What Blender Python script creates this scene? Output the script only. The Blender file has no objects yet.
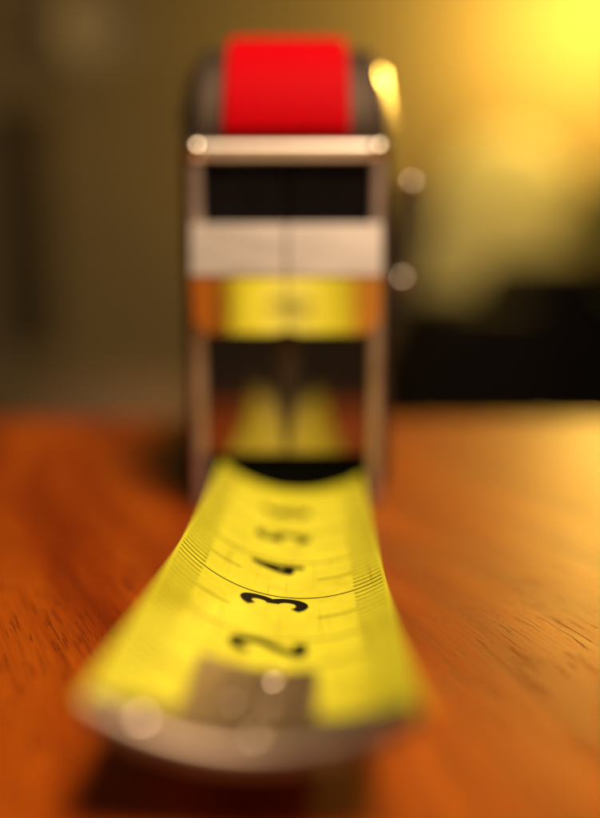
import bpy, bmesh, math, random
import numpy as np
from mathutils import Vector, Matrix
random.seed(7)
MM = 0.001
scene = bpy.context.scene
COL = scene.collection

# ------------------------------------------------------------------ camera
F_PX, CAM_Z, PITCH = 892.4, 30.98, math.radians(9.43)      # lens in photo pixels, mm above the table
FOCUS = 75.0
cam_d = bpy.data.cameras.new('camera')
cam = bpy.data.objects.new('camera', cam_d); COL.objects.link(cam)
cam.location = (0, 0, CAM_Z * MM)
cam.rotation_euler = (math.pi / 2 - PITCH, 0, 0)
cam_d.sensor_fit = 'VERTICAL'; cam_d.sensor_height = 24.0; cam_d.sensor_width = 24.0 * 600 / 818
cam_d.lens = F_PX / 818 * 24.0
cam_d.clip_start = 0.002; cam_d.clip_end = 60
cam_d.dof.use_dof = True
cam_d.dof.focus_distance = FOCUS * MM
cam_d.dof.aperture_fstop = 4.35
scene.camera = cam

# ------------------------------------------------------------------ world, light, exposure
world = bpy.data.worlds.new('World'); scene.world = world; world.use_nodes = True
bg = world.node_tree.nodes['Background']
bg.inputs[0].default_value = (1.0, 0.62, 0.35, 1); bg.inputs[1].default_value = 0.03
scene.view_settings.view_transform = 'Standard'; scene.view_settings.look = 'None'
scene.view_settings.exposure = 0; scene.view_settings.gamma = 1
scene.view_settings.use_curve_mapping = False
scene.render.engine = 'CYCLES'
scene.cycles.use_denoising = True
scene.cycles.max_bounces = 10
scene.cycles.sample_clamp_indirect = 6

def lamp_light(name, kind, loc, power, color, size, target=None):
    d = bpy.data.lights.new(name, kind); d.energy = power; d.color = color
    if kind == 'AREA': d.shape = 'DISK'; d.size = size
    else: d.shadow_soft_size = size
    o = bpy.data.objects.new(name, d); COL.objects.link(o); o.location = loc
    if target: o.rotation_euler = (Vector(target) - Vector(loc)).to_track_quat('-Z', 'Y').to_euler()
    return o
# the room's ceiling light, above and behind the photographer's left shoulder
lamp_light('ceiling_light', 'AREA', (0.22, -0.30, 0.86), 15.6, (1.0, 0.76, 0.48), 0.26, (0, 0.07, 0))

# ------------------------------------------------------------------ helpers
def mat(name):
    m = bpy.data.materials.new(name); m.use_nodes = True
    nt = m.node_tree
    return m, nt, nt.nodes['Principled BSDF']
def node(nt, kind, **kw):
    n = nt.nodes.new(kind)
    for k, v in kw.items():
        if k.startswith('i_'): n.inputs[k[2:].replace('_', ' ')].default_value = v
        else: setattr(n, k, v)
    return n
def ramp(nt, stops):
    r = nt.nodes.new('ShaderNodeValToRGB')
    e = r.color_ramp.elements
    e[0].position, e[0].color = stops[0][0], (*stops[0][1], 1)
    e[1].position, e[1].color = stops[-1][0], (*stops[-1][1], 1)
    for p, c in stops[1:-1]:
        x = e.new(p); x.color = (*c, 1)
    return r
def simple(name, col, rough, metal=0.0, var=0.12, scale=400.0, bump=0.05, coat=0.0, stretch=(1, 1, 1), rvar=0.1, spec=0.5):
    """principled surface with fine mottling, roughness variation and micro relief"""
    m, nt, b = mat(name); L = nt.links
    tc = node(nt, 'ShaderNodeTexCoord'); mp = node(nt, 'ShaderNodeMapping')
    mp.inputs['Scale'].default_value = stretch
    L.new(tc.outputs['Object'], mp.inputs['Vector'])
    n1 = node(nt, 'ShaderNodeTexNoise'); n1.inputs['Scale'].default_value = scale; n1.inputs['Detail'].default_value = 5
    L.new(mp.outputs['Vector'], n1.inputs['Vector'])
    lo = tuple(c * (1 - var) for c in col); hi = tuple(min(1, c * (1 + var)) for c in col)
    r = ramp(nt, [(0.3, lo), (0.7, hi)]); L.new(n1.outputs['Fac'], r.inputs['Fac']); L.new(r.outputs['Color'], b.inputs['Base Color'])
    mr = node(nt, 'ShaderNodeMapRange'); mr.inputs['To Min'].default_value = max(0.02, rough - rvar); mr.inputs['To Max'].default_value = rough + rvar
    L.new(n1.outputs['Fac'], mr.inputs['Value']); L.new(mr.outputs['Result'], b.inputs['Roughness'])
    b.inputs['Metallic'].default_value = metal; b.inputs['Specular IOR Level'].default_value = spec; b.inputs['Coat Weight'].default_value = coat
    if bump:
        bp = node(nt, 'ShaderNodeBump'); bp.inputs['Strength'].default_value = bump; bp.inputs['Distance'].default_value = 0.0001
        L.new(n1.outputs['Fac'], bp.inputs['Height']); L.new(bp.outputs['Normal'], b.inputs['Normal'])
    return m

def empty(name, loc, label, cat, group=None):
    o = bpy.data.objects.new(name, None); COL.objects.link(o); o.location = loc
    o.empty_display_size = 0.01
    o['label'] = label; o['category'] = cat
    if group: o['group'] = group
    return o
def wloc(o):
    v = Vector((0, 0, 0))
    while o: v = v + o.location; o = o.parent
    return v
def obj(name, verts, faces, m, parent=None, smooth=35, mm=True, wn=True):
    """mesh from world coordinates (mm by default); children share the origin of their parent"""
    k = MM if mm else 1.0
    base = wloc(parent) if parent else Vector((0, 0, 0))
    me = bpy.data.meshes.new(name)
    me.from_pydata([tuple(Vector(v) * k - base) for v in verts], [], faces)
    bm = bmesh.new(); bm.from_mesh(me); bmesh.ops.recalc_face_normals(bm, faces=bm.faces); bm.to_mesh(me); bm.free()
    if smooth:
        for p in me.polygons: p.use_smooth = True
        me.set_sharp_from_angle(angle=math.radians(smooth))
    me.materials.append(m)
    o = bpy.data.objects.new(name, me); COL.objects.link(o)
    if parent: o.parent = parent
    if wn:
        w = o.modifiers.new('normals', 'WEIGHTED_NORMAL'); w.keep_sharp = True
    return o
def merge(*parts):
    V, Fc = [], []
    for v, f in parts:
        n = len(V); V += list(v); Fc += [[i + n for i in q] for q in f]
    return V, Fc
def box(x0, x1, y0, y1, z0, z1, bev=0.0, seg=3):
    bm = bmesh.new(); bmesh.ops.create_cube(bm, size=1)
    for v in bm.verts:
        v.co = Vector(((x0 + x1) / 2 + v.co.x * (x1 - x0), (y0 + y1) / 2 + v.co.y * (y1 - y0), (z0 + z1) / 2 + v.co.z * (z1 - z0)))
    if bev: bmesh.ops.bevel(bm, geom=list(bm.edges), offset=bev, segments=seg, profile=0.5, affect='EDGES')
    bm.verts.index_update()
    r = [tuple(v.co) for v in bm.verts], [[v.index for v in f.verts] for f in bm.faces]
    bm.free(); return r
def prism_x(poly, x0, x1, bev=0.0, seg=3):
    """polygon in (y, z) pushed along x, all edges rounded"""
    bm = bmesh.new()
    a = [bm.verts.new((x0, y, z)) for y, z in poly]; b = [bm.verts.new((x1, y, z)) for y, z in poly]
    n = len(poly)
    bm.faces.new(a); bm.faces.new(b[::-1])
    for i in range(n): bm.faces.new((a[i], b[i], b[(i + 1) % n], a[(i + 1) % n]))
    bmesh.ops.recalc_face_normals(bm, faces=bm.faces)
    if bev: bmesh.ops.bevel(bm, geom=list(bm.edges), offset=bev, segments=seg, profile=0.5, affect='EDGES')
    bm.verts.index_update()
    r = [tuple(v.co) for v in bm.verts], [[v.index for v in f.verts] for f in bm.faces]
    bm.free(); return r
def lathe(prof, c, n=32, axis='z', cap=True):
    V, Fc = [], []
    for r, h in prof:
        for i in range(n):
            a = 2 * math.pi * i / n
            p = (r * math.cos(a), r * math.sin(a), h)
            if axis == 'y': p = (p[0], h, p[1])
            V.append((c[0] + p[0], c[1] + p[1], c[2] + p[2]))
    for k in range(len(prof) - 1):
        for i in range(n):
            j = (i + 1) % n
            Fc.append([k * n + i, k * n + j, (k + 1) * n + j, (k + 1) * n + i])
    if cap:
        Fc.append(list(range(n))); Fc.append([(len(prof) - 1) * n + i for i in range(n)])
    return V, Fc
def at(px, py, Y):
    """point (m) that stands at distance Y (m) along the table and is seen at photo pixel px, py"""
    a = (px - 300) / F_PX; b = (409 - py) / F_PX
    d = Vector((a, math.cos(PITCH) + b * math.sin(PITCH), -math.sin(PITCH) + b * math.cos(PITCH)))
    return Vector((0, 0, CAM_Z * MM)) + d * (Y / d.y)

# ------------------------------------------------------------------ materials
def wood_mat():
    m, nt, b = mat('oiled_red_wood'); L = nt.links
    tc = node(nt, 'ShaderNodeTexCoord')
    wv = node(nt, 'ShaderNodeTexNoise'); wv.inputs['Scale'].default_value = 9; wv.inputs['Detail'].default_value = 2
    L.new(tc.outputs['Object'], wv.inputs['Vector'])
    sub = node(nt, 'ShaderNodeVectorMath', operation='SUBTRACT'); sub.inputs[1].default_value = (.5, .5, .5)
    L.new(wv.outputs['Color'], sub.inputs[0])
    scl = node(nt, 'ShaderNodeVectorMath', operation='SCALE'); scl.inputs['Scale'].default_value = 0.02
    L.new(sub.outputs[0], scl.inputs[0])
    add = node(nt, 'ShaderNodeVectorMath', operation='ADD')
    L.new(tc.outputs['Object'], add.inputs[0]); L.new(scl.outputs[0], add.inputs[1])
    def mapped(rot, sc):
        r = node(nt, 'ShaderNodeMapping'); r.inputs['Rotation'].default_value = (0, 0, rot)
        L.new(add.outputs[0], r.inputs['Vector'])
        s = node(nt, 'ShaderNodeMapping'); s.inputs['Scale'].default_value = sc
        L.new(r.outputs['Vector'], s.inputs['Vector']); return s
    ROT = math.radians(-21)                                        # the grain runs away to the left
    # broad figure
    n1 = node(nt, 'ShaderNodeTexNoise'); n1.inputs['Scale'].default_value = 1; n1.inputs['Detail'].default_value = 4
    L.new(mapped(ROT, (190, 16, 100)).outputs['Vector'], n1.inputs['Vector'])
    r1 = ramp(nt, [(0.28, (0.16, 0.016, 0.0012)), (0.48, (0.26, 0.036, 0.0022)), (0.75, (0.40, 0.082, 0.004))])
    L.new(n1.outputs['Fac'], r1.inputs['Fac'])
    # fine fibre
    n2 = node(nt, 'ShaderNodeTexNoise'); n2.inputs['Scale'].default_value = 1; n2.inputs['Detail'].default_value = 6
    L.new(mapped(ROT, (3600, 110, 500)).outputs['Vector'], n2.inputs['Vector'])
    # open pores: short dark scratches along the grain
    n3 = node(nt, 'ShaderNodeTexNoise'); n3.inputs['Scale'].default_value = 1; n3.inputs['Detail'].default_value = 3
    L.new(mapped(ROT, (4300, 230, 500)).outputs['Vector'], n3.inputs['Vector'])
    n4 = node(nt, 'ShaderNodeTexNoise'); n4.inputs['Scale'].default_value = 70
    L.new(tc.outputs['Object'], n4.inputs['Vector'])
    ad = node(nt, 'ShaderNodeMath', operation='MULTIPLY_ADD'); ad.inputs[1].default_value = 0.35; 
    L.new(n4.outputs['Fac'], ad.inputs[0]); L.new(n3.outputs['Fac'], ad.inputs[2])
    pore = node(nt, 'ShaderNodeMapRange', interpolation_type='SMOOTHSTEP')
    pore.inputs['From Min'].default_value = 0.77; pore.inputs['From Max'].default_value = 0.87
    L.new(ad.outputs[0], pore.inputs['Value'])
    mx = node(nt, 'ShaderNodeMix', data_type='RGBA', blend_type='MULTIPLY'); mx.inputs['Factor'].default_value = 0.55
    rf = ramp(nt, [(0.3, (0.55, 0.5, 0.45)), (0.65, (1, 1, 1))]); L.new(n2.outputs['Fac'], rf.inputs['Fac'])
    L.new(r1.outputs['Color'], mx.inputs[6]); L.new(rf.outputs['Color'], mx.inputs[7])
    mp = node(nt, 'ShaderNodeMix', data_type='RGBA'); mp.inputs[7].default_value = (0.22, 0.030, 0.005, 1)
    L.new(pore.outputs['Result'], mp.inputs['Factor']); L.new(mx.outputs[2], mp.inputs[6])
    L.new(mp.outputs[2], b.inputs['Base Color'])
    b.inputs['Specular IOR Level'].default_value = 0.5; b.inputs['Specular Tint'].default_value = (1, .74, .12, 1)
    rr = node(nt, 'ShaderNodeMapRange'); rr.inputs['To Min'].default_value = 0.33; rr.inputs['To Max'].default_value = 0.53
    L.new(n2.outputs['Fac'], rr.inputs['Value']); L.new(rr.outputs['Result'], b.inputs['Roughness'])
    inv = node(nt, 'ShaderNodeMath', operation='MULTIPLY_ADD'); inv.inputs[1].default_value = -1.0
    fl = node(nt, 'ShaderNodeMath', operation='MULTIPLY'); fl.inputs[1].default_value = 0.25
    L.new(n2.outputs['Fac'], fl.inputs[0]); L.new(pore.outputs['Result'], inv.inputs[0]); L.new(fl.outputs[0], inv.inputs[2])
    bp = node(nt, 'ShaderNodeBump'); bp.inputs['Strength'].default_value = 0.9; bp.inputs['Distance'].default_value = 0.00012
    L.new(inv.outputs[0], bp.inputs['Height']); L.new(bp.outputs['Normal'], b.inputs['Normal'])
    return m
M = {}
M['wood'] = wood_mat()
M['yellow'] = simple('yellow_tape_enamel', (0.70, 0.66, 0.028), 0.52, var=0.05, scale=900, bump=0.04)
def wear(m):
    # hairline scuffs along the blade and faint grubby patches
    nt = m.node_tree; L = nt.links; b = nt.nodes['Principled BSDF']
    src = b.inputs['Base Color'].links[0].from_socket
    tc = node(nt, 'ShaderNodeTexCoord')
    for sc, lo, a, c in (((2600, 70, 400), 0.80, 0.30, 0.40), ((230, 130, 150), 0.86, 0.30, 0.55)):
        mp = node(nt, 'ShaderNodeMapping'); mp.inputs['Scale'].default_value = sc
        L.new(tc.outputs['Object'], mp.inputs['Vector'])
        n = node(nt, 'ShaderNodeTexNoise'); n.inputs['Scale'].default_value = 1; n.inputs['Detail'].default_value = 4
        L.new(mp.outputs['Vector'], n.inputs['Vector'])
        rp = ramp(nt, [(a, (lo, lo * .97, lo * .8)), (c, (1, 1, 1))]); L.new(n.outputs['Fac'], rp.inputs['Fac'])
        mx = node(nt, 'ShaderNodeMix', data_type='RGBA', blend_type='MULTIPLY'); mx.inputs['Factor'].default_value = 1
        L.new(src, mx.inputs[6]); L.new(rp.outputs['Color'], mx.inputs[7]); src = mx.outputs[2]
    L.new(src, b.inputs['Base Color'])
wear(M['yellow'])
M['ink'] = simple('black_tape_ink', (0.006, 0.004, 0.003), 0.6, var=0.2, spec=0.05)
M['chrome'] = simple('polished_chrome', (0.80, 0.74, 0.69), 0.11, metal=1, var=0.05, scale=250, bump=0.015, rvar=0.05)
M['mirror'] = simple('mirror_chrome', (0.86, 0.80, 0.72), 0.13, metal=1, var=0.03, scale=200, bump=0.01, rvar=0.03)
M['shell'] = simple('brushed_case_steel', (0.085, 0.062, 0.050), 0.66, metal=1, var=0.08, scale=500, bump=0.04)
M['rim'] = simple('pinkish_rim_steel', (0.74, 0.60, 0.53), 0.5, metal=1, var=0.06, scale=400, bump=0.03)
M['glint'] = simple('soft_polished_chrome', (0.85, 0.76, 0.68), 0.27, metal=1, var=0.04, scale=200, bump=0.0, rvar=0.03)
M['cheek'] = simple('golden_glint_steel', (0.30, 0.19, 0.09), 0.24, metal=1, var=0.05, scale=200, bump=0.0, rvar=0.03)  # brassy colour puts the lamp's gold into the shoulder glint
M['edge'] = simple('bright_edge_steel', (0.95, 0.83, 0.76), 0.46, metal=1, var=0.04, scale=500, bump=0.03)
M['darkmirror'] = simple('smoked_mirror_chrome', (0.48, 0.40, 0.34), 0.07, metal=1, var=0.05, scale=200, bump=0.01, rvar=0.03)
M['satin'] = simple('satin_steel', (0.56, 0.485, 0.46), 0.5, metal=1, var=0.05, scale=700, bump=0.05, stretch=(0.15, 1, 1))
M['hook'] = simple('brushed_hook_steel', (0.33, 0.25, 0.20), 0.46, metal=1, var=0.12, scale=900, bump=0.15, stretch=(1, .2, 1))
M['rivet_dome'] = simple('rivet_steel', (0.66, 0.54, 0.44), 0.27, metal=1, var=0.06, rvar=0.03)
M['red'] = simple('red_lock_plastic', (0.55, 0.0006, 0.006), 0.6, var=0.05, scale=800, bump=0.08, spec=0.03)
M['black'] = simple('dark_reflection_black', (0.008, 0.006, 0.006), 0.15, var=0.2, bump=0.02)  # black stands for the dark room reflected in the chrome front
M['slot'] = simple('slot_shade_black', (0.003, 0.003, 0.003), 0.9, var=0.2, spec=0.0)  # black stands for the shade inside the blade's mouth
M['wall'] = simple('brown_wall_paint', (0.335, 0.245, 0.125), 0.8, var=0.08, scale=3, bump=0.2)
M['floor'] = simple('dark_floorboards', (0.06, 0.035, 0.02), 0.6, var=0.3, scale=4)
M['leather'] = simple('black_leather', (0.008, 0.005, 0.004), 0.7, var=0.3, scale=60, bump=0.4, spec=0.12)
M['cream'] = simple('cream_slipcover_cloth', (0.72, 0.66, 0.41), 0.9, var=0.08, scale=25, bump=0.5)
M['darkwood'] = simple('dark_stained_wood', (0.03, 0.018, 0.008), 0.6, var=0.3, scale=12)
M['stain'] = simple('brown_stained_board', (0.085, 0.055, 0.026), 0.7, var=0.3, scale=12)
M['pale'] = simple('pale_glazed_clay', (0.62, 0.50, 0.36), 0.5, var=0.1, scale=20)
M['tan'] = simple('tan_cushion_cloth', (0.24, 0.14, 0.075), 0.9, var=0.1, scale=30, bump=0.4)
M['brass'] = simple('aged_brass', (0.75, 0.45, 0.12), 0.35, metal=1, var=0.1, scale=30)
M['leaf'] = simple('green_leaf', (0.10, 0.13, 0.02), 0.55, var=0.3, scale=30)

def bulb_mat():
    m, nt, b = mat('lit_bulb_glass')
    b.inputs['Base Color'].default_value = (1, .9, .7, 1)
    b.inputs['Emission Color'].default_value = (1, 0.68, 0.12, 1); b.inputs['Emission Strength'].default_value = 640
    return m
M['bulb'] = bulb_mat()

# ------------------------------------------------------------------ setting: wall, floor
WALL_Y = 2.3; FLOOR_Z = -0.72
o = obj('wall', *box(-3.5, 3.5, WALL_Y, WALL_Y + 0.12, FLOOR_Z, 2.0), M['wall'], mm=False, smooth=0); o['kind'] = 'structure'
o = obj('floor', *box(-3.5, 3.5, -2.0, WALL_Y, FLOOR_Z - 0.1, FLOOR_Z), M['floor'], mm=False, smooth=0); o['kind'] = 'structure'

# ------------------------------------------------------------------ table
FAR = at(300, 417, 1.0); TABLE_FAR = CAM_Z / ((CAM_Z * MM - FAR.z) / FAR.y)      # mm, where that ray meets the table
TABLE_NEAR = -6.0
tab = empty('table', (0, (TABLE_FAR + TABLE_NEAR) / 2 * MM, FLOOR_Z), 'narrow polished reddish brown wooden table under the tape measure', 'table')
obj('tabletop', *box(-520, 520, TABLE_NEAR, TABLE_FAR, -24, 0, 1.6, 3), M['wood'], tab)
for sx in (-1, 1):
    for yy in (TABLE_NEAR + 30, TABLE_FAR - 30):
        x = sx * 470
        obj('leg', *box(x - 18, x + 18, yy - 18, yy + 18, FLOOR_Z * 1000, -24, 2), M['wood'], tab)
    x = sx * 470
    obj('side_rail', *box(x - 9, x + 9, TABLE_NEAR + 48, TABLE_FAR - 48, -84, -24, 1.5), M['wood'], tab)

# ------------------------------------------------------------------ tape measure
CX, FY = -1.57, 108.9                      # centre of the case front, mm
HOOK_S0 = 0.0
root = empty('tape_measure', (CX * MM, (FY + 31) * MM, 0), 'chrome cased steel tape measure with red lock and yellow blade pulled out', 'tape measure')

# -- blade surface, s = mm from the hook, t = -1..1 across
P = dict(D=108.94, L=67.51, zm=2.714, z1=-0.0311, z2=0.00114, xh=-1.291, x1=-0.0203, x2=2e-5, r0=5.35, r1=20.0, r2=-23.8, W=19.0, k0=0.0711, k1=0.0831)
def blade(s, t, off=0.0):
    q = P['L'] - s
    z = P['zm'] + P['z1'] * q + P['z2'] * q * q - 0.45 * math.exp(-max(q, -3) / 9)
    x = P['xh'] + P['x1'] * q + P['x2'] * q * q
    dx = -(P['x1'] + 2 * P['x2'] * q); dz = -(P['z1'] + 2 * P['z2'] * q)
    roll = math.radians(P['r0'] + P['r1'] * q / 80 + P['r2'] * (q / 80) ** 2)
    tip = max(0.0, 1 - s / 22) ** 1.5                      # the end flattens and levels out
    roll -= math.radians(5.0) * tip
    k = P['k0'] + (P['k1'] - P['k0']) * q / 80 - 0.016 * tip
    a = t * P['W'] / 2 * k
    lx = math.sin(a) / k - off * math.sin(a); lz = (1 - math.cos(a)) / k + off * math.cos(a)
    return (x + lx * math.cos(roll) + lz * math.sin(roll), P['D'] - q - dx * lx - off * dz, z - lx * math.sin(roll) + lz * math.cos(roll))
def sheet(st, thick, off=0.0):
    """solid sheet lying on the blade; st[i][j] = (s, t) grid"""
    ni, nj = len(st), len(st[0])
    top = [blade(s, t, off + thick) for r in st for s, t in r]; bot = [blade(s, t, off) for r in st for s, t in r]
    n = ni * nj; V = top + bot; Fc = []
    for i in range(ni - 1):
        for j in range(nj - 1):
            a, b, c, d = i * nj + j, i * nj + j + 1, (i + 1) * nj + j + 1, (i + 1) * nj + j
            Fc += [[a, b, c, d], [a + n, d + n, c + n, b + n]]
    for i in range(ni - 1):
        for j in (0, nj - 1):
            a, d = i * nj + j, (i + 1) * nj + j; Fc.append([a, d, d + n, a + n])
    for j in range(nj - 1):
        for i in (0, ni - 1):
            a, b = i * nj + j, i * nj + j + 1; Fc.append([a, b, b + n, a + n])
    return V, Fc
S = np.linspace(1.4, P['L'] + 2.2, 90); T = np.linspace(-1, 1, 41)
tape = obj('tape_blade', *sheet([[(s, t) for t in T] for s in S], 0.13, -0.13), M['yellow'], root, smooth=50, wn=False)

# -- printing
INK = 0.02
def tick(s, t0, t1, w):
    n = max(4, int(abs(t1 - t0) * 24)); V, Fc = [], []
    for i in range(n + 1):
        t = t0 + (t1 - t0) * i / n
        V += [blade(s - w / 2, t, INK), blade(s + w / 2, t, INK)]
    for i in range(n): Fc.append([2 * i, 2 * i + 1, 2 * i + 3, 2 * i + 2])
    return V, Fc
tk = []
for k in range(2, 69):
    if k % 10 == 0: tk.append(tick(k, -0.975, 0.975, 0.19))
    elif k % 5 == 0: tk += [tick(k, -0.975, -0.37, 0.17), tick(k, 0.37, 0.975, 0.17)]
    else: tk += [tick(k, -0.975, -0.70, 0.17), tick(k, 0.70, 0.975, 0.17)]
obj('scale_marks', *merge(*tk), M['ink'], tape, smooth=0)
def arc(cx, cy, rx, ry, a0, a1, n=14):
    return [(cx + rx * math.cos(math.radians(a0 + (a1 - a0) * i / n)), cy + ry * math.sin(math.radians(a0 + (a1 - a0) * i / n))) for i in range(n + 1)]
DIG = {   # strokes in a box: x 0..0.7 along the reading direction, y 0..1 up
    1: [[(0.12, .78), (.36, 1), (.36, 0)]],
    2: [arc(.35, .70, .33, .30, 165, -30) + [(.05, .03), (.02, 0), (.70, 0)]],
    3: [arc(.34, .755, .31, .245, 150, -80) + arc(.33, .265, .36, .265, 82, -150)],
    4: [[(.52, 0), (.52, 1), (.0, .30), (.70, .30)]],
    5: [[(.64, 1), (.12, 1), (.07, .50)] + arc(.32, .33, .35, .33, 130, -150)],
    6: [arc(.38, .62, .34, .38, 50, 180) + [(.04, .40)], arc(.36, .31, .33, .31, 0, 360, 24)],
}
def stroke(pts, w):
    # resample densely so that the ribbon follows the curve of the blade
    out = []
    for (a, b), (c, d) in zip(pts[:-1], pts[1:]):
        n = max(1, int(math.hypot(c - a, d - b) / 0.05))
        out += [(a + (c - a) * i / n, b + (d - b) * i / n) for i in range(n)]
    return out + [pts[-1]]
def digit(n, s_line, h=4.7, w=1.02, gap=0.84, tc=-0.01, xs=0.74):
    V, Fc = [], []
    for st in DIG[n]:
        pts = [(x * h * xs, y * h) for x, y in stroke(st, w)]
        L_, R_ = [], []
        for i, (x, y) in enumerate(pts):
            x0, y0 = pts[max(0, i - 1)]; x1, y1 = pts[min(len(pts) - 1, i + 1)]
            d = math.hypot(x1 - x0, y1 - y0) or 1; nx, ny = -(y1 - y0) / d, (x1 - x0) / d
            L_.append((x + nx * w / 2, y + ny * w / 2)); R_.append((x - nx * w / 2, y - ny * w / 2))
        m0 = len(V)
        for l, m_, r in zip(L_, pts, R_):
            for x, y in (l, m_, r):
                s = s_line - gap - (0.70 * h * xs - x); t = tc - (y - h / 2) / (P['W'] / 2)
                V.append(blade(s, t, INK))
        for i in range(len(pts) - 1):
            a = m0 + i * 3
            Fc += [[a, a + 1, a + 4, a + 3], [a + 1, a + 2, a + 5, a + 4]]
    return V, Fc
for n in (1, 2, 3, 4, 5, 6):
    obj('numeral', *digit(n, n * 10.0), M['ink'], tape, smooth=0)

# -- hook: T-shaped plate lying on the blade end, bent down into a lip
hook_rows = []
TT = np.linspace(-0.94, 0.94, 33)
def bar_depth(t): return 0.6 + 3.6 * max(0.0, 1 - abs(t / 0.95) ** 1.5)
hook_rows = [[(1.7 + (bar_depth(t) - 0.5) * u, t) for t in TT] for u in np.linspace(0, 1, 6)]
hk = obj('end_hook', *sheet(hook_rows, 0.55, 0.05), M['hook'], root, smooth=40)
obj('hook_tang', *sheet([[(s, t) for t in np.linspace(-0.47, 0.37, 17)] for s in np.linspace(3.6, 12.6, 10)], 0.45, 0.06), M['hook'], hk, smooth=40)
# rounded bend and lip
V, Fc = [], []
prof = [(1.7 + a, b) for a, b in [(0, 0.60), (-0.35, 0.56), (-0.65, 0.38), (-0.80, 0.05), (-0.82, -0.25), (-0.78, -0.7), (-0.40, -0.7), (-0.40, -0.15), (-0.25, -0.02), (0, 0.05)]]
for s, off in prof:
    for t in TT:
        kx = 1.0 if off > -0.5 else 1.0
        p = blade(s, t * kx, 0.0); V.append((p[0], p[1], p[2] + off))
n = len(TT); m_ = len(prof)
for i in range(m_ - 1):
    for j in range(n - 1): Fc.append([i * n + j, i * n + j + 1, (i + 1) * n + j + 1, (i + 1) * n + j])
Fc.append([i * n for i in range(m_)]); Fc.append([i * n + n - 1 for i in range(m_)])
obj('hook_lip', V, Fc, M['hook'], hk, smooth=50)
for s, t, rr_, off, mt in ((11.4, 0.05, 1.0, 0.5, 'rivet_dome'), (7.4, -0.19, 0.9, 0.45, 'hook'), (7.4, 0.05, 0.9, 0.45, 'hook'), (3.3, -0.02, 1.1, 0.58, 'rivet_dome'), (2.2, -0.68, 1.1, 0.58, 'rivet_dome')):  # last two domes are added to catch highlights on the bar
    c = blade(s, t, off)
    obj('rivet_dome', *lathe([(rr_, -0.05), (rr_ * .93, 0.10), (rr_ * .75, 0.2), (rr_ * .45, 0.28), (rr_ * .05, 0.31)], c, 24), M[mt], hk, smooth=80, wn=False)

# -- case: two chromed half shells with a raised rim
R1 = 13.4
def case_profile():
    pts = []
    def ar(cy, cz, r, a0, a1, n):
        for i in range(n + 1):
            a = math.radians(a0 + (a1 - a0) * i / n); pts.append((cy + r * math.cos(a), cz + r * math.sin(a)))
    ar(2.5, 2.5, 2.5, 270, 180, 6)
    ar(R1, 44.5, R1, 180, 90, 18)
    ar(50, 45.9, 12, 90, 0, 12)
    ar(54, 8, 8, 0, -90, 8)
    return pts
PROF = case_profile(); NP = len(PROF)
def offset_prof(d):
    out = []
    for i in range(NP):
        y0, z0 = PROF[i - 1]; y1, z1 = PROF[(i + 1) % NP]
        l = math.hypot(y1 - y0, z1 - z0); ny, nz = -(z1 - z0) / l, (y1 - y0) / l      # outward
        y, z = PROF[i]; out.append((y + ny * d, z + nz * d))
    return out
def shell(sign):
    stations = [(0.05, -1.5, 1), (0.25, -1.1, 1), (0.7, -0.9, 1), (10.0, -0.9, 1), (10.2, -0.75, 1), (10.4, -0.25, 1), (10.6, 0, 1), (11.0, 0, 1),
                (11.3, -0.12, 1), (11.55, -0.45, 1), (11.8, -1.0, 1), (12.2, -2.2, 1), (12.9, -4, 1), (13.3, -4, .86), (13.6, -4, .6), (13.7, -4, .2)]
    V, Fc = [], []
    cy, cz = 31, 29
    for x, d, k in stations:
        flat = offset_prof(max(d, -0.25) if x < 10.7 else d)
        for (y, z), (yf, zf) in zip(offset_prof(d), flat):
            u = max(0.0, min(1.0, (z - 44.2) / 1.0)); y, z = y + (yf - y) * u, z + (zf - z) * u     # level shoulders above the front
            V.append((CX + sign * x * (1 - 0.0065 * max(0.0, z - 43.5)), FY + cy + (y - cy) * k, cz + (z - cz) * k))
    for i in range(len(stations) - 1):
        for j in range(NP):
            jj = (j + 1) % NP
            Fc.append([i * NP + j, i * NP + jj, (i + 1) * NP + jj, (i + 1) * NP + j])
    Fc.append(list(range(NP))); Fc.append([(len(stations) - 1) * NP + j for j in range(NP)])
    return V, Fc
for sg in (-1, 1): obj('case_shell', *shell(sg), M['shell'], root, smooth=40)
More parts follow.
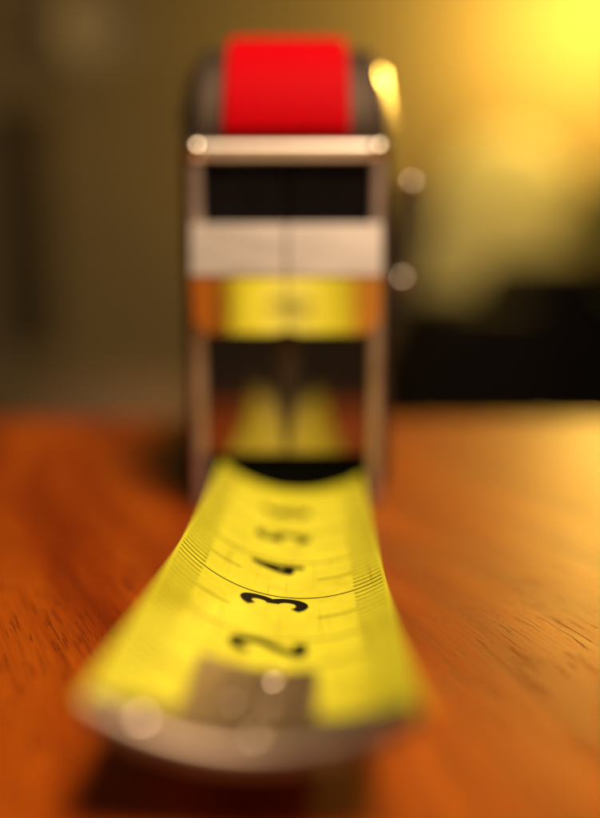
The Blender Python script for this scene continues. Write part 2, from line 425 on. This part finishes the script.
# -- front: chrome edge bar, black panels for the reflected dark, steel bar with mirrored underside, mirrored plate, black sheet for the mouth's shade
def fx(a, b): return CX + a, CX + b
x0, x1 = fx(-11.6, 11.6)
obj('edge_bar', *box(x0, x1, FY - 0.9, FY + 2.5, 42.8, 44.75, 0.75, 4), M['edge'], root, smooth=60)
for sg in (-1, 1):
    obj('highlight_ball', *lathe([(1.3 * math.cos(a), 1.3 * math.sin(a)) for a in np.linspace(-1.5, 1.5, 13)], (CX + sg * 10.7, FY + 0.1, 43.8), 24), M['glint'], root, smooth=80, wn=False)  # balls added at the bar ends to catch corner highlights
for sg in (-1, 1):
    a, b = sorted((CX + sg * 0.12, CX + sg * 10.15))
    obj('dark_reflection_panel', *box(a, b, FY + 0.35, FY + 1.2, 35.0, 42.85, 0.3, 2), M['black'], root, smooth=60)  # dark reflection of the room put in as black colour
    a, b = sorted((CX + sg * 0.06, CX + sg * 11.15))
    obj('steel_bar', *prism_x([(FY + 1.0, 35.3), (FY - 3.2, 35.2), (FY - 4.7, 29.3), (FY - 4.5, 29.05), (FY + 1.0, 29.05)], a, b, 0.14, 2), M['satin'], root, smooth=60)
    obj('mirror_bevel', *prism_x([(FY - 4.4, 29.03), (FY + 0.28, 22.2), (FY + 1.1, 22.2), (FY + 1.1, 29.03)], a, b, 0.04, 1), M['mirror'], root, smooth=60)
    a, b = sorted((CX + sg * 0.12, CX + sg * 10.15))
    gx = [CX + sg * v for v in np.linspace(0.12, 10.0, 13)]; gz = np.linspace(7.3, 22.18, 9); V, Fc = [], []
    for x in gx:
        for z in gz: V.append((x, FY + 0.14 + 0.023 * (z - 7.3) + (x - CX) ** 2 / (2 * 230), z))
    for p_ in range(12):
        for q_ in range(8): Fc.append([p_ * 9 + q_, (p_ + 1) * 9 + q_, (p_ + 1) * 9 + q_ + 1, p_ * 9 + q_ + 1])
    nb = len(V); V += [(x, FY + 1.2, z) for x, y, z in V]
    rim_ = [p_ * 9 for p_ in range(13)] + [108 + q_ for q_ in range(1, 9)] + [p_ * 9 + 8 for p_ in range(11, -1, -1)] + [q_ for q_ in range(7, 0, -1)]
    for u_, v_ in zip(rim_, rim_[1:] + rim_[:1]): Fc.append([u_, v_, v_ + nb, u_ + nb])
    Fc.append([v_ + nb for v_ in rim_])
    obj('mirror_plate', V, Fc, M['darkmirror'], root, smooth=30, wn=False)
obj('seam_dark_wedge', [(CX - 2.3, FY + 0.52, 22.1), (CX + 2.3, FY + 0.52, 22.1), (CX + 0.3, FY + 0.18, 7.8), (CX - 0.3, FY + 0.18, 7.8),
                   (CX - 0.5, FY - 0.1, 22.1), (CX + 0.5, FY - 0.1, 22.1), (CX + 0.08, FY + 0.02, 7.8), (CX - 0.08, FY + 0.02, 7.8)],
    [[4, 5, 6, 7], [0, 4, 7, 3], [5, 1, 2, 6], [0, 1, 5, 4], [3, 7, 6, 2], [0, 3, 2, 1]], M['shell'], root, smooth=30)  # case seam, widened upward into the dark gap of the reflection
for sg in (-1, 1):
    # added facet, tilted to catch the lamp's glow as a shoulder glint
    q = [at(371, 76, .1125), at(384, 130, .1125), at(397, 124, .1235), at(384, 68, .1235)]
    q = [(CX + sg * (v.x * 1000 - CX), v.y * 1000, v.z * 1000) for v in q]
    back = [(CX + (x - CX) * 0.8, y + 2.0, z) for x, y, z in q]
    obj('glint_facet', q + back, [[0, 1, 2, 3], [4, 7, 6, 5], [0, 4, 5, 1], [1, 5, 6, 2], [2, 6, 7, 3], [3, 7, 4, 0]], M['cheek'], root, smooth=0, wn=False)
obj('mouth_shade', *box(*fx(-10.1, 10.1), FY + 0.7, FY + 1.3, 0.9, 7.28, 0.15, 2), M['slot'], root, smooth=60)  # closed sheet, its black painted in for the dark opening
for sg in (-1, 1):
    a, b = sorted((CX + sg * 10.1, CX + sg * 11.6))
    obj('front_rim', *box(a, b, FY - 0.45, FY + 2.0, 0.6, 42.75, 0.4, 3), M['rim'], root, smooth=60)
# -- red lock riding over the front top corner
def lock():
    inner, outer = [], []
    for i in range(27):
        a = math.radians(178 - i * 3.7); ro = R1 + 0.95; ri = R1 - 1.0
        if i == 0: ro = R1 + 0.3
        outer.append((FY + R1 + ro * math.cos(a), 44.9 + ro * math.sin(a))); inner.append((FY + R1 + ri * math.cos(a), 44.9 + ri * math.sin(a)))
    xs = [(-7.5, -0.7), (-7.45, -0.28), (-7.2, -0.06), (-6.9, 0), (-3, 0.05), (3, 0.05), (6.9, 0), (7.2, -0.06), (7.45, -0.28), (7.5, -0.7)]
    V, Fc = [], []
    m = len(outer)
    for x, d in xs:
        for k, (y, z) in enumerate(outer):
            a = math.radians(178 - k * 3.7)
            w = 1 - 0.035 * k / 26
            V.append((CX + x * w, y + d * math.cos(a), z + d * math.sin(a)))
        for y, z in inner[::-1]: V.append((CX + x, y, z))
    M2 = 2 * m
    for i in range(len(xs) - 1):
        for j in range(M2): Fc.append([i * M2 + j, i * M2 + (j + 1) % M2, (i + 1) * M2 + (j + 1) % M2, (i + 1) * M2 + j])
    Fc.append(list(range(M2))); Fc.append([(len(xs) - 1) * M2 + j for j in range(M2)])
    return V, Fc
obj('lock_slider', *lock(), M['red'], root, smooth=30)
# -- belt clip on the right flank
def clip():
    path = [(13.4, 22), (14.3, 24.5), (15.6, 26.6), (16.1, 28.0), (16.0, 29.2), (16.1, 32), (16.5, 36), (16.8, 39), (16.9, 40.4), (16.7, 41.0)]
    w = 1.3; V, Fc = [], []
    for i, (x, z) in enumerate(path):
        xa, za = path[max(0, i - 1)]; xb, zb = path[min(len(path) - 1, i + 1)]
        d = math.hypot(xb - xa, zb - za); nx, nz = -(zb - za) / d * w / 2, (xb - xa) / d * w / 2
        for y in (FY + 16, FY + 26):
            V += [(CX + x + nx, y, z + nz), (CX + x - nx, y, z - nz)]
    for i in range(len(path) - 1):
        a, b = i * 4, i * 4 + 4
        Fc += [[a, a + 2, b + 2, b], [a + 1, b + 1, b + 3, a + 3], [a, b, b + 1, a + 1], [a + 2, a + 3, b + 3, b + 2]]
    Fc += [[0, 1, 3, 2], [len(V) - 4, len(V) - 2, len(V) - 1, len(V) - 3]]
    return V, Fc
cl_ = obj('belt_clip', *clip(), M['shell'], root, smooth=50)
for x, z, rr_ in ((16.7, 41.2, 0.95), (15.6, 28.2, 0.95)):  # rolls added to the clip to catch round highlights
    obj('clip_highlight_roll', *lathe([(rr_ * .3, FY + 15.6), (rr_ * .8, FY + 15.7), (rr_, FY + 16.1), (rr_, FY + 25.9), (rr_ * .8, FY + 26.3), (rr_ * .3, FY + 26.4)], (CX + x, 0, z), 20, axis='y'), M['glint'], cl_, smooth=60, wn=False)

# ------------------------------------------------------------------ the room behind, far out of focus
def world_box(p0, p1, Y, depth):
    a = at(*p0, Y); b = at(*p1, Y)
    return min(a.x, b.x), max(a.x, b.x), Y, Y + depth, min(a.z, b.z), max(a.z, b.z)
# globe lamp beside the wall; only its glow reaches into the top right corner
LY = 1.96
c = at(647, -25, LY)
lamp = empty('floor_lamp', (c.x, LY, FLOOR_Z), 'glowing globe lamp on a brass stem close by the wall at the top right corner', 'lamp')
obj('bulb', *lathe([(0.010, -0.036), (0.020, -0.030), (0.030, -0.012), (0.032, 0.0), (0.030, 0.012), (0.020, 0.026), (0.006, 0.033)], c, 32), M['bulb'], lamp, mm=False, wn=False)
obj('socket', *lathe([(0.012, c.z - 0.075), (0.016, c.z - 0.07), (0.016, c.z - 0.040), (0.012, c.z - 0.037)], (c.x, LY, 0), 24), M['brass'], lamp, mm=False)
obj('stem', *lathe([(0.009, FLOOR_Z + 0.02), (0.009, c.z - 0.07)], (c.x, LY, 0), 16), M['brass'], lamp, mm=False)
obj('base', *lathe([(0.13, FLOOR_Z), (0.13, FLOOR_Z + 0.012), (0.10, FLOOR_Z + 0.02), (0.02, FLOOR_Z + 0.03)], (c.x, LY, 0), 32), M['brass'], lamp, mm=False)

# cream slipcovered chair
CY = 2.13
a = at(432, 200, CY); b = at(582, 130, CY)
cx_ = (a.x + b.x) / 2; hw = (b.x - a.x) / 2
chair = empty('slipcovered_chair', (cx_, CY, FLOOR_Z), 'pale cream high backed chair behind the black armchair', 'chair')
def back():
    prof = []
    zt = b.z; zs = at(432, 215, CY).z
    for i in range(13):
        ang = math.pi * i / 12
        prof.append((-hw * math.cos(ang) * 1.0, zs + (zt - zs) * math.sin(ang) ** 0.8))
    prof = [(-hw * 1.42, FLOOR_Z + 0.42), (-hw * 1.38, at(405, 330, CY).z), (-hw * 1.12, at(420, 270, CY).z)] + prof + [(hw * 1.08, FLOOR_Z + 0.42)]
    bm = bmesh.new()
    f0 = [bm.verts.new((cx_ + x, CY, z)) for x, z in prof]; f1 = [bm.verts.new((cx_ + x, CY + 0.09, z)) for x, z in prof]
    bm.faces.new(f0); bm.faces.new(f1[::-1]); n = len(prof)
    for i in range(n): bm.faces.new((f0[i], f1[i], f1[(i + 1) % n], f0[(i + 1) % n]))
    bmesh.ops.recalc_face_normals(bm, faces=bm.faces)
    bmesh.ops.bevel(bm, geom=[e for e in bm.edges if abs(e.verts[0].co.y - e.verts[1].co.y) < 1e-6], offset=0.02, segments=3, profile=.5, affect='EDGES')
    bm.verts.index_update(); r = [tuple(v.co) for v in bm.verts], [[v.index for v in f.verts] for f in bm.faces]; bm.free(); return r
obj('backrest', *back(), M['cream'], chair, mm=False)
obj('seat', *box(cx_ - hw * 1.25, cx_ + hw * 0.6, CY - 0.34, CY - 0.002, FLOOR_Z + 0.30, FLOOR_Z + 0.47, 0.03, 3), M['cream'], chair, mm=False)
for sx in (-1, 1):
    for yy in (CY - 0.3, CY + 0.04):
        x = cx_ + (hw * 0.9 if (sx > 0 and yy > CY) else hw * 0.5 if sx > 0 else -hw * 0.95)
        obj('leg', *box(x - 0.018, x + 0.018, yy - 0.018, yy + 0.018, FLOOR_Z, FLOOR_Z + (0.30 if yy < CY else 0.42), 0.004, 2), M['darkwood'], chair, mm=False)

# black armchair
AY = 1.2
arm = empty('armchair', (at(560, 400, AY).x, AY + 0.3, FLOOR_Z), 'black leather armchair standing beyond the right end of the table', 'armchair')
zt = at(480, 306, AY).z; zb = at(560, 258, AY + .35).z
xl = at(449, 312, AY).x; xr = at(760, 312, AY).x
pa, pb = at(449, 312, AY), at(404, 408, AY); wd = 0.13
sec = [(pa.x + 0.012, zt), (pa.x + wd, zt), (pa.x + wd, FLOOR_Z + 0.06), (pb.x + 0.01, FLOOR_Z + 0.06), (pb.x, pb.z - 0.1), (pb.x, pb.z), (pa.x, zt - 0.015)]
V = [(x, y, z) for x, y, z in [(x, AY, z) for x, z in sec] + [(x, AY + 0.55, z) for x, z in sec]]; n = len(sec)
obj('armrest', V, [list(range(n)), list(range(n, 2 * n))[::-1]] + [[i, (i + 1) % n, n + (i + 1) % n, n + i] for i in range(n)], M['leather'], arm, mm=False)
xl = pa.x
obj('armrest', *box(xr, xr + 0.13, AY, AY + 0.55, FLOOR_Z + 0.06, zt, 0.035, 4), M['leather'], arm, mm=False)
obj('backrest', *box(xl + 0.132, xr - 0.002, AY + 0.35, AY + 0.53, FLOOR_Z + 0.06, zb, 0.05, 4), M['leather'], arm, mm=False)
obj('seat_cushion', *box(xl + 0.132, xr - 0.002, AY - 0.02, AY + 0.348, FLOOR_Z + 0.10, FLOOR_Z + 0.42, 0.05, 4), M['leather'], arm, mm=False)
for x in (xl + 0.05, xr + 0.08):
    for yy in (AY + 0.05, AY + 0.5):
        obj('foot', *box(x - 0.025, x + 0.025, yy - 0.025, yy + 0.025, FLOOR_Z, FLOOR_Z + 0.06, 0.004, 2), M['darkwood'], arm, mm=False)

# leafy plant half out of the right edge
PY = 1.65
c = at(605, 205, PY)
plant = empty('potted_plant', (c.x, PY, FLOOR_Z), 'green leafy plant beside the pale chair at the right edge', 'plant')
obj('pot', *lathe([(0.08, FLOOR_Z), (0.11, FLOOR_Z + 0.2), (0.12, FLOOR_Z + 0.2), (0.12, FLOOR_Z + 0.23), (0.10, FLOOR_Z + 0.23), (0.02, FLOOR_Z + 0.21)], (c.x, PY, 0), 24), M['darkwood'], plant, mm=False)
obj('stem', *lathe([(0.012, FLOOR_Z + 0.2), (0.008, c.z)], (c.x, PY, 0), 10), M['leaf'], plant, mm=False)
for i in range(26):
    a0 = random.uniform(0, 6.28); el = random.uniform(-0.4, 1.0); ln = random.uniform(0.09, 0.15); zz = c.z + random.uniform(-0.14, 0.05)
    d = Vector((math.cos(a0) * math.cos(el), math.sin(a0) * math.cos(el), math.sin(el))); sd = d.cross(Vector((0, 0, 1))).normalized()
    base = Vector((c.x, PY, zz)); V, Fc = [], []
    for j in range(6):
        u = j / 5; w = 0.026 * math.sin(math.pi * min(1, u * .92 + 0.06)); p = base + d * (0.02 + ln * u) + Vector((0, 0, -0.05 * u * u))
        up = Vector((0, 0, 0.006 * math.sin(math.pi * u)))
        V += [p - sd * w + up, p - up * .3, p + sd * w + up]
    for j in range(5):
        k = j * 3; Fc += [[k, k + 1, k + 4, k + 3], [k + 1, k + 2, k + 5, k + 4]]
    obj('leaf', V, Fc, M['leaf'], plant, mm=False)

# left side of the room: dark hanging strip, pale plate, low pouf
b_ = world_box((8, 345), (46, 120), WALL_Y - 0.05, 0.045)
hg = empty('wall_panel', ((b_[0] + b_[1]) / 2, WALL_Y, b_[4]), 'dark upright strip on the brown wall at the far left', 'wall panel')
obj('board', *box(b_[0], b_[1], b_[2], b_[3], b_[4], b_[5], 0.006, 2), M['stain'], hg, mm=False)
obj('top_rail', *box(b_[0] - 0.012, b_[1] + 0.012, b_[2] - 0.006, b_[3], b_[5] + 0.001, b_[5] + 0.03, 0.004, 2), M['stain'], hg, mm=False)
c = at(98, 30, WALL_Y)
pt = obj('wall_plate', *lathe([(0.01, -0.008), (0.055, -0.010), (0.068, -0.022), (0.092, -0.028), (0.095, -0.024), (0.07, -0.014), (0.05, -0.001), (0.01, -0.001)], c, 40, axis='y'), M['pale'], None, mm=False)
pt['label'] = 'pale round plate hung high on the brown wall at upper left'; pt['category'] = 'plate'
c = at(122, 378, 1.0)
pf = empty('pouf', (c.x, 1.0, FLOOR_Z), 'low tan seat just showing over the table edge left of the case', 'pouf')
obj('cushion', *lathe([(0.02, FLOOR_Z + 0.1), (0.13, FLOOR_Z + 0.12), (0.15, -0.22), (0.13, c.z - 0.05), (0.075, c.z - 0.008), (0.01, c.z)], (c.x, 1.0, 0), 32), M['tan'], pf, mm=False)
obj('base', *lathe([(0.12, FLOOR_Z), (0.12, FLOOR_Z + 0.098)], (c.x, 1.0, 0), 32), M['darkwood'], pf, mm=False)
